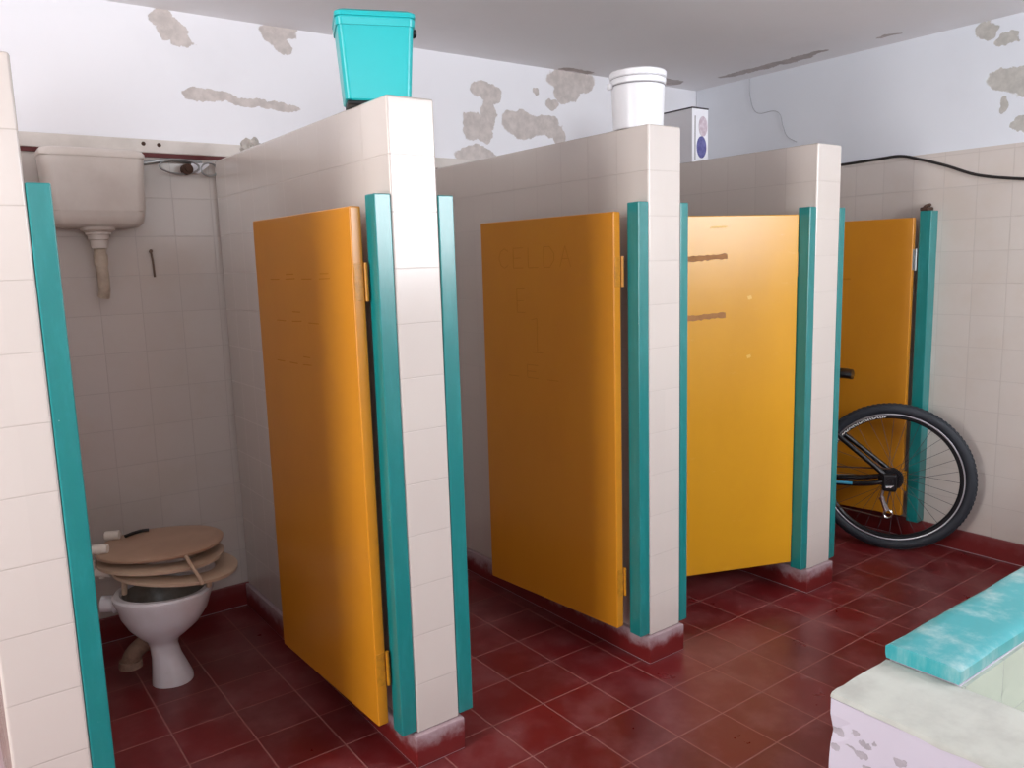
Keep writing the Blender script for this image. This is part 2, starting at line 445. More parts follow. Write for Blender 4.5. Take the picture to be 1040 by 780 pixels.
# ---------------------------------------------------------------- partitions: tiled body, red base
PX = [(-0.985, -0.835), (0.0, 0.1455), (0.9706, 1.130), (1.944, 2.1125)]
PLAB = ['cream tiled partition wall at the left edge of the photo, left of the toilet',
        'cream tiled partition wall with bright white end and the turquoise bin on top',
        'cream tiled partition wall with the white bucket on its top',
        'narrow looking cream tiled partition wall just left of the bicycle']
for (x0, x1), lab in zip(PX, PLAB):
    t = thing('stall_partition', lab, 'partition wall', ((x0+x1)/2, 0, 0))
    cx = (x0+x1)/2; hw = (x1-x0)/2
    b = nbm(); box(b, -hw, hw, 0, 1.485, TZ, TOP, 0.007, 3); obj('tiled_body', b, M_tile_part, t, True)
    b = nbm(); box(b, -hw-0.012, hw+0.012, -0.012, 1.486, 0, TZ, 0.006, 2); plab(obj('base', b, M_base, t, True), 'dark red base with pale scuffs')

# ---------------------------------------------------------------- teal door posts
PG = 'teal posts along the stall fronts'
def post(x0, x1, lab, z0=0.112, z1=1.65, y0=0.0, y1=0.055):
    b = nbm(); box(b, x0, x1, y0, y1, z0, z1, 0.003, 2)
    o = obj('door_post', b, M_teal, None, False)
    return tag(o, lab, 'door post', PG)
P_ = 0.0005
post(-0.835+P_, -0.788, 'teal painted timber post on the leftmost partition, left of the toilet')
post(-0.049, 0.0-P_, 'teal painted post holding the hinges of the first orange door')
post(0.1455+P_, 0.196, 'teal painted post on the right side of the bright white partition end')
post(0.9235, 0.9706-P_, 'teal painted post holding the hinges of the second orange door')
post(1.130+P_, 1.169, 'teal painted post at the free edge of the golden yellow door')
post(1.900, 1.944-P_, 'teal painted post holding the hinges of the golden yellow door')
post(2.1125+P_, 2.152, 'thin teal post against the bicycle side of the far partition')
post(2.886, XR-P_, 'teal post fixed to the right wall behind the bicycle wheel', 0.106, 1.65, 0.0, 0.056)
b = nbm(); box(b, -0.03, 0.03, -0.02, 0.02, 0, 0.018, 0.006); tube(b, smooth_path([(-0.03, 0, 0.012), (0.0, 0.005, 0.024), (0.028, 0, 0.03), (0.034, 0.004, 0.026)]), 0.007)
tag(obj('rag_scrap', b, M_rust, None, True, (2.918, 0.04, 1.65)), 'small brown scrap lying on top of the post by the right wall', 'scrap')

# ---------------------------------------------------------------- doors
FONT = {'C': [[(1, .85), (.6, 1), (.2, .85), (0, .5), (.2, .15), (.6, 0), (1, .15)]],
        'E': [[(1, 1), (0, 1), (0, 0), (1, 0)], [(0, .5), (.8, .5)]],
        'L': [[(0, 1), (0, 0), (1, 0)]],
        'D': [[(0, 0), (0, 1), (.6, 1), (1, .65), (1, .35), (.6, 0), (0, 0)]],
        'A': [[(0, 0), (.5, 1), (1, 0)], [(.2, .4), (.8, .4)]],
        '1': [[(.0, .95), (.5, 1), (.5, 0)], [(0, 0), (1, 0)]],
        '_': [[(0, 0), (1, 0)]], '=': [[(0, 0), (1, .05)], [(.1, .5), (.9, .5)]]}
def scratch_text(bm, rows, th=0.003):
    for (txt, x, z, wd, ht, sp) in rows:
        for i, ch in enumerate(txt):
            for st in FONT.get(ch, []):
                for (a0, c0), (a1, c1) in zip(st[:-1], st[1:]):
                    p = Vector((x+i*(wd+sp)+a0*wd, 0, z+c0*ht)); q = Vector((x+i*(wd+sp)+a1*wd, 0, z+c1*ht))
                    dv = q-p
                    ang = math.atan2(dv.z, dv.x)
                    m = Matrix.Translation(p) @ Matrix.Rotation(-ang, 4, 'Y')
                    box(bm, 0, dv.length, -0.0004, 0.0004, -th/2, th/2, mat=m)
def door(lab, loc, theta, wid, z0, z1, mat, hinge_zs=(0.31, 1.42), scratches=None, marks=None, steel_top=False, pivot_gap=0.0):
    t = thing('stall_door', lab, 'door', (loc[0], loc[1], 0), (0, 0, -math.radians(theta)), 'painted doors of the toilet stalls')
    TH = 0.034
    b = nbm(); box(b, -wid, 0, 0, TH, z0, z1, 0.004, 3); obj('door_panel', b, mat, t, True)
    for hz in hinge_zs:
        st = steel_top and hz > 1
        b = nbm()
        box(b, -0.0005, 0.0025, 0.003, TH-0.004, hz-0.05, hz+0.05, 0.001)
        for k in range(3):
            for s in (-1, 1):
                zc_ = hz-0.035+k*0.035
                tube(b, [(0.002, TH/2+s*0.006, zc_), (0.0038, TH/2+s*0.006, zc_)], 0.003, 8)
        tube(b, [(0.005, TH+0.003, hz-0.052), (0.005, TH+0.003, hz+0.052)], 0.0052, 10)
        for k in range(1, 5): tube(b, [(0.005, TH+0.003, hz-0.05+k*0.02-0.0008), (0.005, TH+0.003, hz-0.05+k*0.02+0.0008)], 0.0058, 10)
        h = obj('hinge', b, M_steel if st else M_hinge_o, t, True)
        if st: plab(h, 'bare silver hinge')
    if scratches:
        b = nbm(); scratch_text(b, scratches)
        o = obj('scratched_writing', b, M_scratch, t)
    if marks:
        for (x0, x1, zc_, h, tilt, mm, lb) in marks:
            b = nbm()
            m = Matrix.Translation((x0, 0, zc_)) @ Matrix.Rotation(-tilt, 4, 'Y')
            # an irregular strip
            n = 14; L = x1-x0
            top = [(L*i/n, h/2*(0.7+0.6*random.random())) for i in range(n+1)]
            bot = [(L*i/n, -h/2*(0.7+0.6*random.random())) for i in range(n+1)]
            vt = [b.verts.new(m @ Vector((x, -0.0006, z))) for x, z in top]
            vb = [b.verts.new(m @ Vector((x, -0.0006, z))) for x, z in bot]
            vt2 = [b.verts.new(m @ Vector((x, 0.0004, z))) for x, z in top]
            vb2 = [b.verts.new(m @ Vector((x, 0.0004, z))) for x, z in bot]
            for i in range(n):
                b.faces.new((vb[i], vb[i+1], vt[i+1], vt[i])); b.faces.new((vt2[i], vt2[i+1], vb2[i+1], vb2[i]))
                b.faces.new((vt[i], vt[i+1], vt2[i+1], vt2[i])); b.faces.new((vb2[i], vb2[i+1], vb[i+1], vb[i]))
            b.faces.new((vb[0], vt[0], vt2[0], vb2[0])); b.faces.new((vb2[-1], vt2[-1], vt[-1], vb[-1]))
            plab(obj('worn_or_glint_mark', b, mm, t), lb)
    return t
door('orange stall door swung open right of the toilet, nearest door to the camera', (-0.097, 0.052), 88.3, 0.69, 0.138, 1.62, M_orange,
     scratches=[('_=_=', -0.57, 1.43, 0.07, 0.03, 0.05), ('_=_', -0.54, 1.30, 0.07, 0.06, 0.05), ('__=', -0.56, 1.17, 0.06, 0.05, 0.04)])
door('orange stall door scratched with the word CELDA, standing open below the white bucket', (0.868, 0.062), 85.5, 0.71, 0.140, 1.62, M_orange,
     scratches=[('CELDA', -0.60, 1.44, 0.055, 0.075, 0.03), ('E', -0.50, 1.27, 0.045, 0.09, 0.03), ('1', -0.42, 1.12, 0.06, 0.13, 0.03), ('_E_', -0.56, 1.02, 0.06, 0.05, 0.05)])
door('golden yellow stall door almost closed, with two brown scraped bars', (1.893, 0.046), 21.5, 0.71, 0.138, 1.622, M_yellow,
     marks=[(-0.50, -0.325, 1.455, 0.022, 0.04, M_bare, 'brown scraped bar'), (-0.50, -0.33, 1.22, 0.022, 0.04, M_bare, 'brown scraped bar'),
            (-0.40, -0.33, 1.575, 0.007, 0.03, M_glint, 'small painted highlight'), (-0.23, -0.212, 1.29, 0.014, 0.3, M_glint, 'small painted highlight'),
            (-0.23, -0.212, 1.05, 0.014, 0.3, M_glint, 'small painted highlight')])
door('orange stall door standing open behind the bicycle wheel', (2.852, 0.066), 80, 0.71, 0.135, 1.62, M_orange, steel_top=True,
     marks=[(-0.33, -0.29, 1.33, 0.008, 0.0, M_scratch, 'short dark scratch')])

# ---------------------------------------------------------------- washing trough with its loose board
xs, yt, H_ = 0.135, -1.222, 0.72
t = thing('wash_trough', 'white washed masonry trough in the lower right corner of the photo', 'trough', (xs, yt, 0))
W1, W2, Lx, Ly = 0.19, 0.125, XR-0.002-xs, 0.95
b = nbm()
box(b, 0, W1, -Ly, 0, 0, H_-0.009)                     # end wall
box(b, W1, Lx, -W2, 0, 0, H_)                          # long wall towards the stalls
box(b, W1, Lx, -Ly, -Ly+W2, 0, H_)                     # long wall behind
box(b, W1, Lx, -Ly+W2, -W2, 0, 0.30)                   # bottom
bmesh.ops.subdivide_edges(b, edges=[e for e in b.edges if e.calc_length() > 0.3 and abs(e.verts[0].co.x) < 0.3 and abs(e.verts[1].co.x) < 0.3], cuts=24, use_grid_fill=True)
for v in b.verts:                                      # chipped arris
    if v.co.x < 0.01 and v.co.y > -0.01 and 0.2 < v.co.z < 0.68:
        k = random.random()
        v.co.x += 0.006*k**4; v.co.y -= 0.006*k**4
obj('masonry', b, M_plaster_side, t)
b = nbm()
n, k = 26, 8
rows = []
for i in range(n+1):
    y = -Ly*i/n + (0.002 if i == 0 else 0)
    e0 = -0.003+0.005*random.random(); e1 = W1+0.003*random.random()
    rows.append([(e0, y, H_-0.011+0.004*random.random()), (e0+0.001, y, H_-0.004), (e0+0.005, y, H_-0.0005)]
                + [(e0+0.02+(W1-0.03)*j/k, y, H_+0.0025*(random.random()-0.5)) for j in range(k+1)]
                + [(e1, y, H_-0.004), (e1, y, H_-0.011)])
loft(b, rows, True, True, True)
plab(obj('coping', b, M_coping, t, True), 'bare cement coping with a crumbly edge')
b = nbm()
box(b, W1, Lx, -W2-0.006, -W2, 0.306, H_-0.002); box(b, W1, Lx, -Ly+W2, -Ly+W2+0.006, 0.306, H_-0.002)
box(b, W1, W1+0.006, -Ly+W2+0.006, -W2-0.006, 0.306, H_-0.026); box(b, W1, Lx, -Ly+W2, -W2, 0.30, 0.306)
plab(obj('lining', b, M_trough_tile, t), 'pale green white tile lining')
# board
b = nbm()
n, k = 40, 6
L0, L1 = 0.318, XR-0.02
rows = []
for i in range(n+1):
    x = L0+(L1-L0)*i/n
    j1, j2 = 0.003*(random.random()-0.5), 0.003*(random.random()-0.5)
    rows.append([(x, yt-0.126+j1, H_+0.003), (x, yt-0.128+j1, H_+0.012), (x, yt-0.127+j1, H_+0.026), (x, yt-0.118+j1, H_+0.031)]
                + [(x, yt-0.118+0.112*j/k, H_+0.032+0.0012*random.random()) for j in range(1, k)]
                + [(x, yt-0.004+j2, H_+0.031), (x, yt+0.004+j2, H_+0.026), (x, yt+0.004+j2, H_+0.012), (x, yt+0.002+j2, H_+0.003)])
loft(b, rows, True, True, True)
tag(obj('painted_board', b, M_teal_board, None, True), 'worn teal painted plank lying along the top of the trough', 'plank')

# ---------------------------------------------------------------- toilet bowl
toilet = t = thing('toilet', 'white porcelain toilet with seats piled on its bowl, in the open stall on the left', 'toilet', (-0.448, 1.018, 0), (0, 0, math.radians(-27)))
b = nbm()
prof = [(0.0, 0.020, 0.070, 0.066), (0.018, 0.020, 0.069, 0.065), (0.055, 0.014, 0.060, 0.057), (0.10, 0.006, 0.050, 0.048), (0.14, 0.0, 0.047, 0.046),
        (0.165, 0.0, 0.056, 0.054), (0.19, 0.004, 0.086, 0.078), (0.225, 0.010, 0.120, 0.106), (0.27, 0.014, 0.146, 0.128), (0.315, 0.016, 0.159, 0.140),
        (0.330, 0.016, 0.166, 0.147), (0.344, 0.016, 0.167, 0.148), (0.350, 0.016, 0.160, 0.141), (0.350, 0.016, 0.143, 0.124), (0.342, 0.016, 0.136, 0.117)]
rings = [circ(cx-0.01, 0, z, rx, ry, 48, 2.15) for z, cx, rx, ry in prof]
loft(b, rings, True, False)
obj('bowl', b, M_porcelain, t, True)
b = nbm()
loft(b, [circ(0.006, 0, z, rx, ry, 48, 2.15) for z, rx, ry in ((0.342, 0.136, 0.117), (0.31, 0.134, 0.115), (0.26, 0.115, 0.098), (0.215, 0.08, 0.07), (0.195, 0.04, 0.036))], False, True)
plab(obj('bowl_interior', b, M_bowl_in, t, True), 'dark inside of the bowl')
b = nbm(); tube(b, smooth_path([(-0.135, 0, 0.305), (-0.17, 0, 0.308), (-0.202, 0, 0.31)]), [0.036, 0.031]*3+[0.03]*(len(smooth_path([(-0.135, 0, 0.305), (-0.17, 0, 0.308), (-0.202, 0, 0.31)]))-6), 20, False)
o = obj('flush_inlet', b, M_porcelain, t, True)
b = nbm(); tube(b, [(-0.2015, 0, 0.31), (-0.203, 0, 0.31)], 0.022, 18); plab(obj('inlet_shade_disc', b, M_black, o), 'black disc standing for the shade in the inlet')  # black disc painted in for the shade inside the pipe mouth
b = nbm()
tube(b, smooth_path([(-0.03, 0.01, 0.155), (-0.07, 0.01, 0.148), (-0.108, 0.01, 0.122), (-0.130, 0.012, 0.09), (-0.132, 0.012, 0.068)]), 0.030, 18)
tube(b, [(-0.132, 0.012, 0.085), (-0.133, 0.012, 0.06)], [0.038, 0.040], 18)
plab(obj('waste_outlet', b, M_trap, t, True), 'brown stained waste outlet behind the pedestal')

# loose seats piled on the bowl
def seat_ring(b, rx, ry, ix, iy, th, gap=False):
    n = 56
    rr = []
    for (fx, z) in ((0, 0.0), (0, th*0.6), (0.18, th), (0.82, th), (1, th*0.6), (1, 0.0)):
        rr.append([( (rx+(ix-rx)*fx)*math.copysign(abs(math.cos(2*PI*i/n))**0.93, math.cos(2*PI*i/n)) + (0.012*fx), (ry+(iy-ry)*fx)*math.copysign(abs(math.sin(2*PI*i/n))**0.93, math.sin(2*PI*i/n)), z) for i in range(n)])
    vr = [[b.verts.new(p) for p in ring] for ring in rr]
    for a in range(len(vr)):
        A, B = vr[a], vr[(a+1) % len(vr)]
        for i in range(n): b.faces.new((A[i], A[(i+1) % n], B[(i+1) % n], B[i]))
def knobs(t, x, z, r_=0.017, ln=0.05):
    for s in (-1, 1):
        b = nbm(); tube(b, [(x-ln*0.55, s*0.075, z), (x-ln*0.5, s*0.075, z), (x+ln*0.45, s*0.075, z), (x+ln*0.5, s*0.075, z)], [r_*0.8, r_, r_, r_*0.8], 14)
        tube(b, [(x-0.005, s*0.075, z+0.004), (x-0.005, s*0.075, z-0.022)], r_*0.55, 10)
        plab(obj('hinge_knob', b, M_white_plastic, t, True), 'white plastic hinge knob')
def seat_part(lab, loc, rot, kind, bumpers=False):
    b = nbm()
    if kind == 'lid':
        loft(b, [circ(0, 0, z, rx, ry, 56, 2.2) for z, rx, ry in ((0.0, 0.205, 0.172), (0.004, 0.212, 0.178), (0.012, 0.213, 0.179), (0.018, 0.205, 0.171), (0.0205, 0.17, 0.14), (0.022, 0.10, 0.08))])
        o = obj('lid', b, M_lid, toilet, True)
    else:
        seat_ring(b, 0.212, 0.178, 0.125, 0.105, 0.018)
        o = obj('seat', b, M_seat, toilet, True)
    p = Vector(loc)-toilet.location
    o.location = Matrix.Rotation(-toilet.rotation_euler.z, 3, 'Z') @ p
    o.rotation_euler = rot
    plab(o, lab); knobs(o, -0.222 if kind != 'lid' else -0.178, 0.012 if kind != 'lid' else 0.034)
    if bumpers:
        for bx, by, bl in ((0.13, 0.075, 0.040), (0.13, -0.075, 0.040), (-0.150, 0.085, 0.066), (-0.150, -0.085, 0.066)):
            b = nbm(); tube(b, [(bx, by, 0.004), (bx, by, -bl+0.004), (bx, by, -bl)], [0.010, 0.010, 0.007], 10)
            obj('bumper', b, M_seat, o, True)
    return o
seat_part('lowest seat ring of the pile, pushed furthest to the right', (-0.388, 1.040, 0.4020), (0, math.radians(5.5), -0.02), 'ring', True)
seat_part('middle seat ring of the pile', (-0.428, 1.06, 0.4470), (0, math.radians(1.5), -0.04), 'ring')
seat_part('brown stained oval lid on top of the pile', (-0.426, 1.065, 0.4880), (0, math.radians(-0.6), 0.03), 'lid')
b = nbm()
mi = Matrix.Rotation(-toilet.rotation_euler.z, 3, 'Z')
tube(b, [mi @ (Vector(p)-toilet.location) for p in ((-0.391, 0.872, 0.498), (-0.378, 0.852, 0.462), (-0.360, 0.838, 0.420), (-0.354, 0.834, 0.396))], [0.0065]*4, 8)
plab(obj('seat_strip', b, M_seat, toilet, True), 'short beige strip leaning across the front of the piled seats')
b = nbm(); tube(b, smooth_path([(-0.04, -0.012, 0.004), (-0.01, 0.0, 0.006), (0.02, 0.008, 0.006), (0.045, 0.004, 0.005)]), 0.006, 8)
tag(obj('black_scrap', b, M_black, None, True, (-0.478, 1.205, 0.508)), 'thin black scrap lying on the far edge of the lid', 'scrap')

# ---------------------------------------------------------------- high cistern
def rrect(cx, y0, y1, z, hw, rad, n=6, bulge=0.0):
    """rounded rectangle ring in plan: back edge y1 on the wall, front y0"""
    pts = []
    for (sx, yy, a0) in ((1, y1, 0), (-1, y1, 1), (-1, y0, 2), (1, y0, 3)):
        ccx = cx+sx*(hw-rad); ccy = yy-rad if yy == y1 else yy+rad
        for i in range(n+1):
            a = (a0+i/n)*PI/2
            pts.append((ccx+rad*math.cos(a), ccy+rad*math.sin(a), z))
    return pts
t = thing('toilet_cistern', 'grimy off-white plastic cistern hung high on the wall above the toilet', 'cistern', (-0.463, 1.499, 1.62))
b = nbm()
loft(b, [rrect(0, y0, y1, z, hw, rd) for z, y0, y1, hw, rd in (
    (0.012, -0.10, -0.02, 0.115, 0.03), (0.016, -0.118, -0.008, 0.140, 0.035), (0.030, -0.132, -0.001, 0.156, 0.04), (0.055, -0.140, -0.001, 0.163, 0.04),
    (0.070, -0.140, -0.001, 0.164, 0.04), (0.074, -0.143, -0.001, 0.166, 0.04), (0.18, -0.146, -0.001, 0.168, 0.035), (0.262, -0.150, -0.001, 0.172, 0.035))])
obj('tank', b, M_cistern, t, True)
b = nbm()
loft(b, [rrect(0, y0, -0.001, z, hw, 0.03) for z, y0, hw in ((0.262, -0.152, 0.173), (0.266, -0.154, 0.175), (0.278, -0.153, 0.174), (0.290, -0.144, 0.166), (0.297, -0.12, 0.145))])
obj('tank_lid', b, M_cistern, t, True)
b = nbm()
loft(b, [circ(0, -0.072, z, r_, r_, 24) for z, r_ in ((0.014, 0.062), (0.004, 0.058), (-0.004, 0.044), (-0.012, 0.044), (-0.014, 0.038), (-0.03, 0.036), (-0.034, 0.030), (-0.062, 0.028), (-0.064, 0.024))])
obj('outlet_nut', b, M_cistern, t, True)
b = nbm()
tube(b, smooth_path([(0, -0.072, -0.06), (0, -0.072, -0.115), (0.003, -0.070, -0.16), (0.004, -0.064, -0.21), (0.0, -0.054, -0.245)]), 0.021, 16)
tube(b, [(0, -0.072, -0.085), (0, -0.072, -0.125)], 0.025, 16)
plab(obj('flush_pipe_stub', b, M_pipe_dirty, t, True), 'cut off grimy flush pipe stub')
t = thing('supply_valve', 'bare metal supply pipe with a valve and hanging tag right of the cistern', 'pipe', (-0.28, 1.499, 1.885))
b = nbm(); tube(b, smooth_path([(-0.03, -0.03, -0.012), (0.03, -0.028, 0.0), (0.10, -0.022, 0.012), (0.16, -0.02, 0.012), (0.23, -0.02, 0.008)]), 0.008, 12)
obj('pipe', b, M_steel, t, True)
b = nbm(); loop = [(0.14+0.075*math.cos(a), -0.034, -0.012+0.028*math.sin(a)) for a in [2*PI*i/24 for i in range(25)]]
tube(b, loop, 0.004, 8); obj('wire_loop', b, M_steel, t, True)
b = nbm(); loft(b, [[(p[0]+0.165, y, p[2]-0.022) for p in [(0.021*math.cos(2*PI*i/20), 0, 0.021*math.sin(2*PI*i/20)) for i in range(20)]] for y in (-0.055, -0.02)])
tube(b, [(0.165, -0.064, -0.022), (0.165, -0.055, -0.022)], 0.010, 12)
obj('valve', b, M_rust, t, True)
b = nbm()
vs = [(0.185, -0.03), (0.185, 0.004), (0.255, 0.006), (0.255, -0.002), (0.21, -0.036)]
loft(b, [[(x, y, z) for x, z in vs] for y in (-0.032, -0.028)]); plab(obj('tag', b, M_carton, t), 'white tag')
b = nbm(); loop = [(0.255+0.032*math.cos(a), -0.03, -0.018+0.026*math.sin(a)) for a in [2*PI*i/20 for i in range(21)]]
tube(b, loop, 0.004, 8); obj('wire_ring', b, M_steel, t, True)
b = nbm(); tube(b, [(0, 0, 0), (0.004, -0.002, -0.04), (0.006, 0, -0.10)], 0.004, 8); tube(b, [(0, 0.004, 0), (-0.003, -0.016, 0.002)], 0.007, 8)
tag(obj('rusty_hook', b, M_hook, None, True, (-0.27, 1.494, 1.545)), 'dark rusty hook on the tiles below and right of the cistern', 'hook')
for (x, z, lb) in ((-0.262, 1.957, 'grey screw plug in the cement band just right of the cistern'), (-0.205, 1.955, 'dark screw in the cement band further right of the cistern')):
    b = nbm(); tube(b, [(0, 0, 0), (0, -0.004, 0)], [0.008, 0.006], 12); box(b, -0.005, 0.005, -0.0048, -0.0038, -0.0008, 0.0008)
    tag(obj('screw', b, M_rust, None, False, (x, 1.485, z)), lb, 'screw')
b = nbm(); bmesh.ops.create_icosphere(b, subdivisions=3, radius=0.04)
for v in b.verts:
    k = 0.75+0.5*random.random(); v.co = Vector((v.co.x*k*0.9, v.co.y*k*1.2, max(v.co.z*k*0.9, -0.02)))
tag(obj('plaster_lump', b, M_cement, None, True, (0.06, 1.20, TOP+0.0195)), 'grey plaster lump at the far end of the partition carrying the bin', 'lump')

# ---------------------------------------------------------------- turquoise bin on the second partition
t = thing('waste_bin', 'turquoise plastic bin with a rim lid perched on the tiled partition', 'bin', (0.078, 0.198, TOP), (0, 0, math.radians(-22)))
def rect_ring(hx, hy, z, rad=0.018):
    return rrect(0, -hy, hy, z, hx, rad, 5)
b = nbm()
loft(b, [rect_ring(hx, hy, z) for z, hx, hy in ((0.012, 0.088, 0.060), (0.016, 0.092, 0.064), (0.206, 0.104, 0.076))])
obj('bin_body', b, M_bin, t, True)
b = nbm()
loft(b, [rect_ring(hx, hy, z, 0.02) for z, hx, hy in ((0.206, 0.1075, 0.080), (0.224, 0.109, 0.082), (0.225, 0.106, 0.079), (0.228, 0.106, 0.079), (0.229, 0.110, 0.083), (0.240, 0.110, 0.083), (0.246, 0.102, 0.075))])
obj('bin_lid', b, M_bin, t, True)
b = nbm(); tube(b, [(0.102, 0.02, 0.214), (0.118, 0.02, 0.214), (0.124, 0.02, 0.214)], [0.012, 0.013, 0.009], 14)
plab(obj('side_knob', b, M_black, t, True), 'black knob on the side of the bin')
b = nbm(); box(b, -0.086, 0.086, -0.060, 0.060, 0.0, 0.013, 0.004); plab(obj('bin_foot', b, M_black, t), 'black underside of the bin')

# ---------------------------------------------------------------- white bucket on the third partition
t = thing('plastic_bucket', 'round white plastic bucket with a ridged rim on the tiled partition', 'bucket', (1.05, 0.125, TOP))
b = nbm()
loft(b, [circ(0, 0, z, r_, r_, 48) for z, r_ in ((0.0, 0.083), (0.004, 0.086), (0.142, 0.092), (0.144, 0.090), (0.147, 0.090), (0.149, 0.095), (0.165, 0.096), (0.167, 0.093), (0.170, 0.093), (0.172, 0.097), (0.188, 0.098), (0.192, 0.094))])
obj('bucket_body', b, M_bucket, t, True)
for zz in (0.1455, 0.1685):
    b = nbm(); torus(b, 0.0918, 0.0018, 0.0015, Matrix.Translation((0, 0, zz)) @ Matrix.Rotation(PI/2, 4, 'X'), 48, 8)
    plab(obj('rim_groove', b, M_groove, t, True), 'grey groove round the rim')
b = nbm(); box(b, -0.102, -0.088, 0.03, 0.05, 0.134, 0.154, 0.004); plab(obj('handle_lug', b, M_bucket, t), 'small lug')

# ---------------------------------------------------------------- white box with round prints on the fourth partition
t = thing('carton_box', 'white box with two round printed pictures, on the partition behind the bucket', 'box', (2.006, 0.76, TOP))
b = nbm(); box(b, -0.056, 0.056, -0.10, 0.10, 0, 0.243, 0.003); obj('box_body', b, M_carton, t)
b = nbm(); box(b, -0.058, 0.058, -0.102, 0.102, 0.243, 0.249, 0.002); plab(obj('box_top', b, M_dark_line, t), 'dark grey top edge')
for (x, z, rx, rz, mm, nm) in ((0.018, 0.165, 0.030, 0.046, M_pink, 'pinkish grey round picture'), (0.008, 0.070, 0.034, 0.050, M_purple, 'blue purple round picture')):
    b = nbm(); loft(b, [[(x+rx*math.cos(2*PI*i/36), y, z+rz*math.sin(2*PI*i/36)) for i in range(36)] for y in (-0.1, -0.1012)])
    plab(obj('round_print', b, mm, t), nm)
b = nbm(); box(b, -0.040, -0.034, -0.1012, -0.0995, 0.01, 0.21); plab(obj('side_stripe', b, M_groove, t), 'grey vertical stripe')

# ---------------------------------------------------------------- cables
b = nbm()
tube(b, smooth_path([(2.944, 1.30, 1.915), (2.944, 0.9, 1.917), (2.944, 0.50, 1.920), (2.944, 0.30, 1.926), (2.944, 0.19, 1.926), (2.945, 0.09, 1.897), (2.945, -0.03, 1.855), (2.945, -0.16, 1.802), (2.945, -0.30, 1.772), (2.945, -0.45, 1.755), (2.945, -0.75, 1.75), (2.945, -1.2, 1.76)]), 0.0065, 8)
tag(obj('black_cable', b, M_cable, None, True), 'black cable sagging along the tiled right wall near its top', 'cable')
b = nbm()
tube(b, smooth_path([(2.950, 1.104, 2.465), (2.950, 1.10, 2.38), (2.950, 1.075, 2.297), (2.950, 1.03, 2.262), (2.950, 0.94, 2.262), (2.950, 0.895, 2.235), (2.950, 0.875, 2.17), (2.950, 0.845, 2.11), (2.950, 0.785, 2.073)]), 0.002, 6)
tag(obj('thin_wire', b, M_wire, None, True), 'thin pale wire wandering down the white upper right wall', 'wire')

# ---------------------------------------------------------------- bicycle (local x = forward, y = left, z = up; origin on the floor under the rear hub)
fd = Vector((-0.40, 0.9165, 0)).normalized()
t = thing('bicycle', 'black mountain bicycle parked in the far stall, its rear wheel sticking out', 'bicycle', (2.722, 0.052, 0), (0, 0, math.atan2(fd.y, fd.x)))
I4 = Matrix.Identity(4)
WR = 0.366
def wheel(name, hx):
    m = Matrix.Translation((hx, 0, WR))
    b = nbm()
    # rim: box-like cross section ring
    prof = [(0.300, -0.013), (0.318, -0.014), (0.318, 0.014), (0.300, 0.013), (0.293, 0.006), (0.293, -0.006)]
    n = 80; vr = []
    for i in range(n):
        a = 2*PI*i/n
        vr.append([b.verts.new((hx+r_*math.cos(a), y, WR+r_*math.sin(a))) for r_, y in prof])
    for i in range(n):
        A, B = vr[i], vr[(i+1) % n]
        for j in range(len(prof)): b.faces.new((A[j], A[(j+1) % 6], B[(j+1) % 6], B[j]))
    wh = obj(name, b, M_rim_b, t, True); plab(wh, 'black spoked wheel')
    b = nbm(); torus(b, 0.341, 0.0255, 0.026, m, 88, 14)
    for i in range(96):                                             # tread knobs
        a = 2*PI*i/96
        for s in (-1, 0, 1):
            mm = m @ Matrix.Rotation(-a+(0.5*2*PI/96 if s else 0), 4, 'Y') @ Matrix.Translation((0.3655-0.004*abs(s), s*0.012, 0))
            box(b, -0.003, 0.0022, -0.005, 0.005, -0.006, 0.006, mat=mm)
    obj('tyre', b, M_tyre, wh, True)
    for s in (-1, 1):
        b = nbm(); torus(b, 0.3145, 0.0035, 0.0012, m, 88, 8, off=s*0.0145)
        plab(obj('rim_edge', b, M_rim_s, wh, True), 'bright machined rim edge')
    b = nbm()
    rnd = random.Random(3)
    for i in range(26):                                             # pale lettering-like marks on the rim, unreadable in the photo
        a = math.radians(30+i*2.1)
        mm = m @ Matrix.Rotation(-a, 4, 'Y') @ Matrix.Translation((0.303, 0.0137, 0)) @ Matrix.Rotation(rnd.uniform(-1.1, 1.1), 4, 'Y')
        box(b, -0.007, 0.006, -0.0005, 0.0008, -0.0022, 0.0028, mat=mm)
    plab(obj('rim_decal', b, M_decal, wh), 'white marks on the rim')
    b = nbm(); tube(b, [(hx, -0.06, WR), (hx, -0.036, WR), (hx, -0.034, WR), (hx, 0.034, WR), (hx, 0.036, WR), (hx, 0.06, WR)], [0.012, 0.012, 0.026, 0.026, 0.012, 0.012], 18)
    obj('hub', b, M_rim_b, wh, True)
    for i in range(32):
        a = 2*PI*i/32; s = 1 if i % 2 else -1
        a2 = a + (0.9 if (i//2) % 2 else -0.9)
        b = nbm(); tube(b, [(hx+0.025*math.cos(a2), s*0.033, WR+0.025*math.sin(a2)), (hx+0.296*math.cos(a), s*0.003, WR+0.296*math.sin(a))], 0.0011, 5)
        obj('spoke', b, M_dark_line, wh)
    return wh
wheel('rear_wheel', 0.0)
wheel('front_wheel', 1.05)
BB, ST, HT0, HT1 = (0.43, 0, 0.31), (0.375, 0, 0.70), (0.90, 0, 0.70), (0.87, 0, 0.82)
b = nbm(); tube(b, [BB, ST], 0.017, 14); tube(b, [ST, (0.855, 0, 0.80)], 0.018, 14); tube(b, [BB, HT0], 0.023, 14); tube(b, [HT0, HT1], 0.021, 14)
tube(b, [(0.43, -0.04, 0.31), (0.43, 0.04, 0.31)], 0.024, 14)
obj('frame', b, M_frame, t, True)
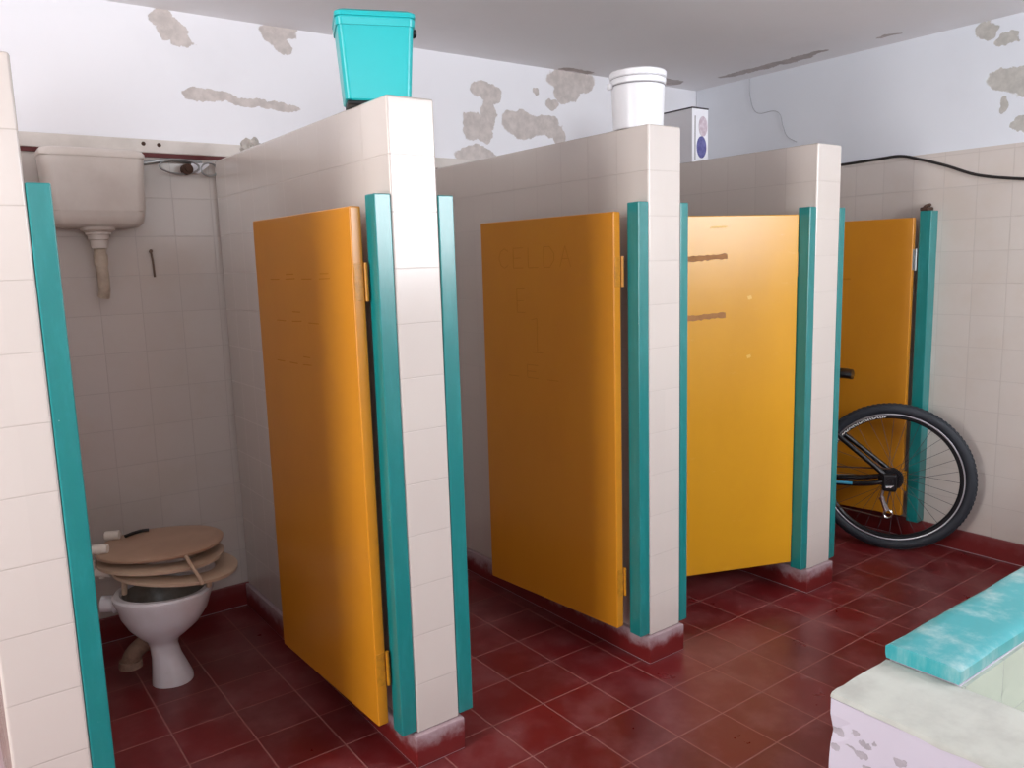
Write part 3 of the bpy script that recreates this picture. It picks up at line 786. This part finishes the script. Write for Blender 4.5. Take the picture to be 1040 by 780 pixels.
for s in (-1, 1):
    b = nbm(); tube(b, smooth_path([(0.0, s*0.068, WR), (0.12, s*0.068, 0.335), (0.34, s*0.045, 0.318), (0.42, s*0.03, 0.31)]), 0.013, 10)
    o = obj('chainstay', b, M_frame, t, True)
    b = nbm(); tube(b, [(0.17, s*0.0745, 0.333), (0.30, s*0.061, 0.3265)], 0.0075, 8); plab(obj('stripe', b, M_blue, o, True), 'sky blue stripe')
    b = nbm(); tube(b, smooth_path([(0.0, s*0.068, WR), (0.06, s*0.067, 0.418), (0.25, s*0.046, 0.568), (0.365, s*0.02, 0.665)]), 0.013, 10)
    obj('seatstay', b, M_frame, t, True)
    b = nbm(); tube(b, [(1.05, s*0.07, WR), (0.955, s*0.06, 0.66), (0.935, s*0.06, 0.715)], 0.016, 12); tube(b, [(0.935, s*0.062, 0.715), (0.912, 0, 0.70)], 0.018, 10)
    obj('fork_leg', b, M_frame, t, True)
b = nbm(); tube(b, [ST, (0.352, 0, 0.865)], 0.0135, 12); obj('seat_post', b, M_frame, t, True)
b = nbm()
rows = []
for x, hw, z in ((0.190, 0.028, 0.866), (0.196, 0.058, 0.868), (0.22, 0.068, 0.872), (0.27, 0.062, 0.874), (0.32, 0.040, 0.872), (0.37, 0.026, 0.868), (0.445, 0.021, 0.862), (0.46, 0.012, 0.858)):
    rows.append([(x, hw*math.cos(2*PI*i/20), z+(0.022 if math.sin(2*PI*i/20) > 0 else 0.026)*math.sin(2*PI*i/20)*(0.8 if x in (0.190, 0.46) else 1)) for i in range(20)])
loft(b, rows); obj('saddle', b, M_saddle, t, True)
b = nbm(); tube(b, smooth_path([(0.72, -0.32, 0.93), (0.78, -0.16, 0.93), (0.82, -0.05, 0.925), (0.82, 0.05, 0.925), (0.78, 0.16, 0.93), (0.72, 0.32, 0.93)]), 0.012, 10)
tube(b, [(0.865, 0, 0.83), (0.85, 0, 0.91), (0.82, 0, 0.925)], 0.018, 10); obj('handlebar', b, M_frame, t, True)
for s in (-1, 1):
    b = nbm(); tube(b, [(0.755, s*0.215, 0.931), (0.718, s*0.33, 0.931)], 0.017, 12); obj('grip', b, M_saddle, t, True)
# crank, cassette, derailleur on the right-hand side (the side facing the left partition's neighbour is +y = left; the drivetrain sits at -y)
def gear(b, cx, cz, R_, y0, y1, teeth):
    pts = []
    for i in range(teeth*2):
        a = 2*PI*i/(teeth*2); rr = R_ if i % 2 else R_*0.95
        pts.append((cx+rr*math.cos(a), cz+rr*math.sin(a)))
    loft(b, [[(x, y, z) for x, z in pts] for y in (y0, y1)])
b = nbm()
for i, R_ in enumerate((0.058, 0.052, 0.046, 0.040, 0.034, 0.028)): gear(b, 0, WR, R_, 0.038+i*0.0042, 0.0405+i*0.0042, int(R_*400))
obj('cassette', b, M_rim_b, t)
b = nbm(); gear(b, 0.43, 0.31, 0.085, 0.047, 0.050, 38); plab(obj('chainring', b, M_rim_b, t), 'black toothed chainring')
b = nbm(); tube(b, [(0.43, -0.06, 0.31), (0.43, -0.062, 0.312), (0.55, -0.068, 0.40)], 0.012, 10); tube(b, [(0.43, 0.06, 0.31), (0.31, 0.068, 0.22)], 0.012, 10); tube(b, [(0.43, -0.062, 0.31), (0.43, 0.062, 0.31)], 0.012, 10); obj('crank_arm', b, M_rim_b, t, True)
for (x, y, z) in ((0.55, -0.115, 0.40), (0.31, 0.115, 0.22)):
    b = nbm(); box(b, x-0.045, x+0.045, y-0.045, y+0.045, z-0.01, z+0.01, 0.005); obj('pedal', b, M_saddle, t)
b = nbm(); box(b, -0.03, 0.035, 0.060, 0.090, WR-0.055, WR+0.035, 0.012, 3)
tube(b, [(0.0, 0.062, WR), (0.0, 0.095, WR)], [0.018, 0.014], 16)
obj('derailleur_body', b, M_rim_b, t, True)
b = nbm(); tube(b, [(0.0, 0.088, WR-0.03), (-0.012, 0.09, WR-0.022), (0.016, 0.09, WR-0.03)], 0.008, 10); plab(obj('axle_nut', b, M_chrome, t, True), 'bright curved axle fitting')
b = nbm(); tube(b, [(0.036, 0.080, WR-0.085), (0.028, 0.082, WR-0.105), (0.010, 0.082, WR-0.150)], [0.014, 0.011, 0.014], 12)
torus(b, 0.019, 0.005, 0.008, Matrix.Translation((0.004, 0.082, WR-0.165)), 24, 8)
tube(b, [(0.03, 0.075, WR-0.05), (0.036, 0.08, WR-0.09)], 0.008, 8)
plab(obj('derailleur_cage', b, M_chrome, t, True), 'silver derailleur cage hanging below the hub')
b = nbm()
top = [(0, 0.052, WR+0.052), (0.43, 0.0485, 0.395)]; bot = [(0.43, 0.0485, 0.225), (0.02, 0.075, WR-0.19), (0.0, 0.06, WR-0.05)]
tube(b, top, 0.004, 6); tube(b, bot, 0.004, 6); obj('chain', b, M_rust, t, True)
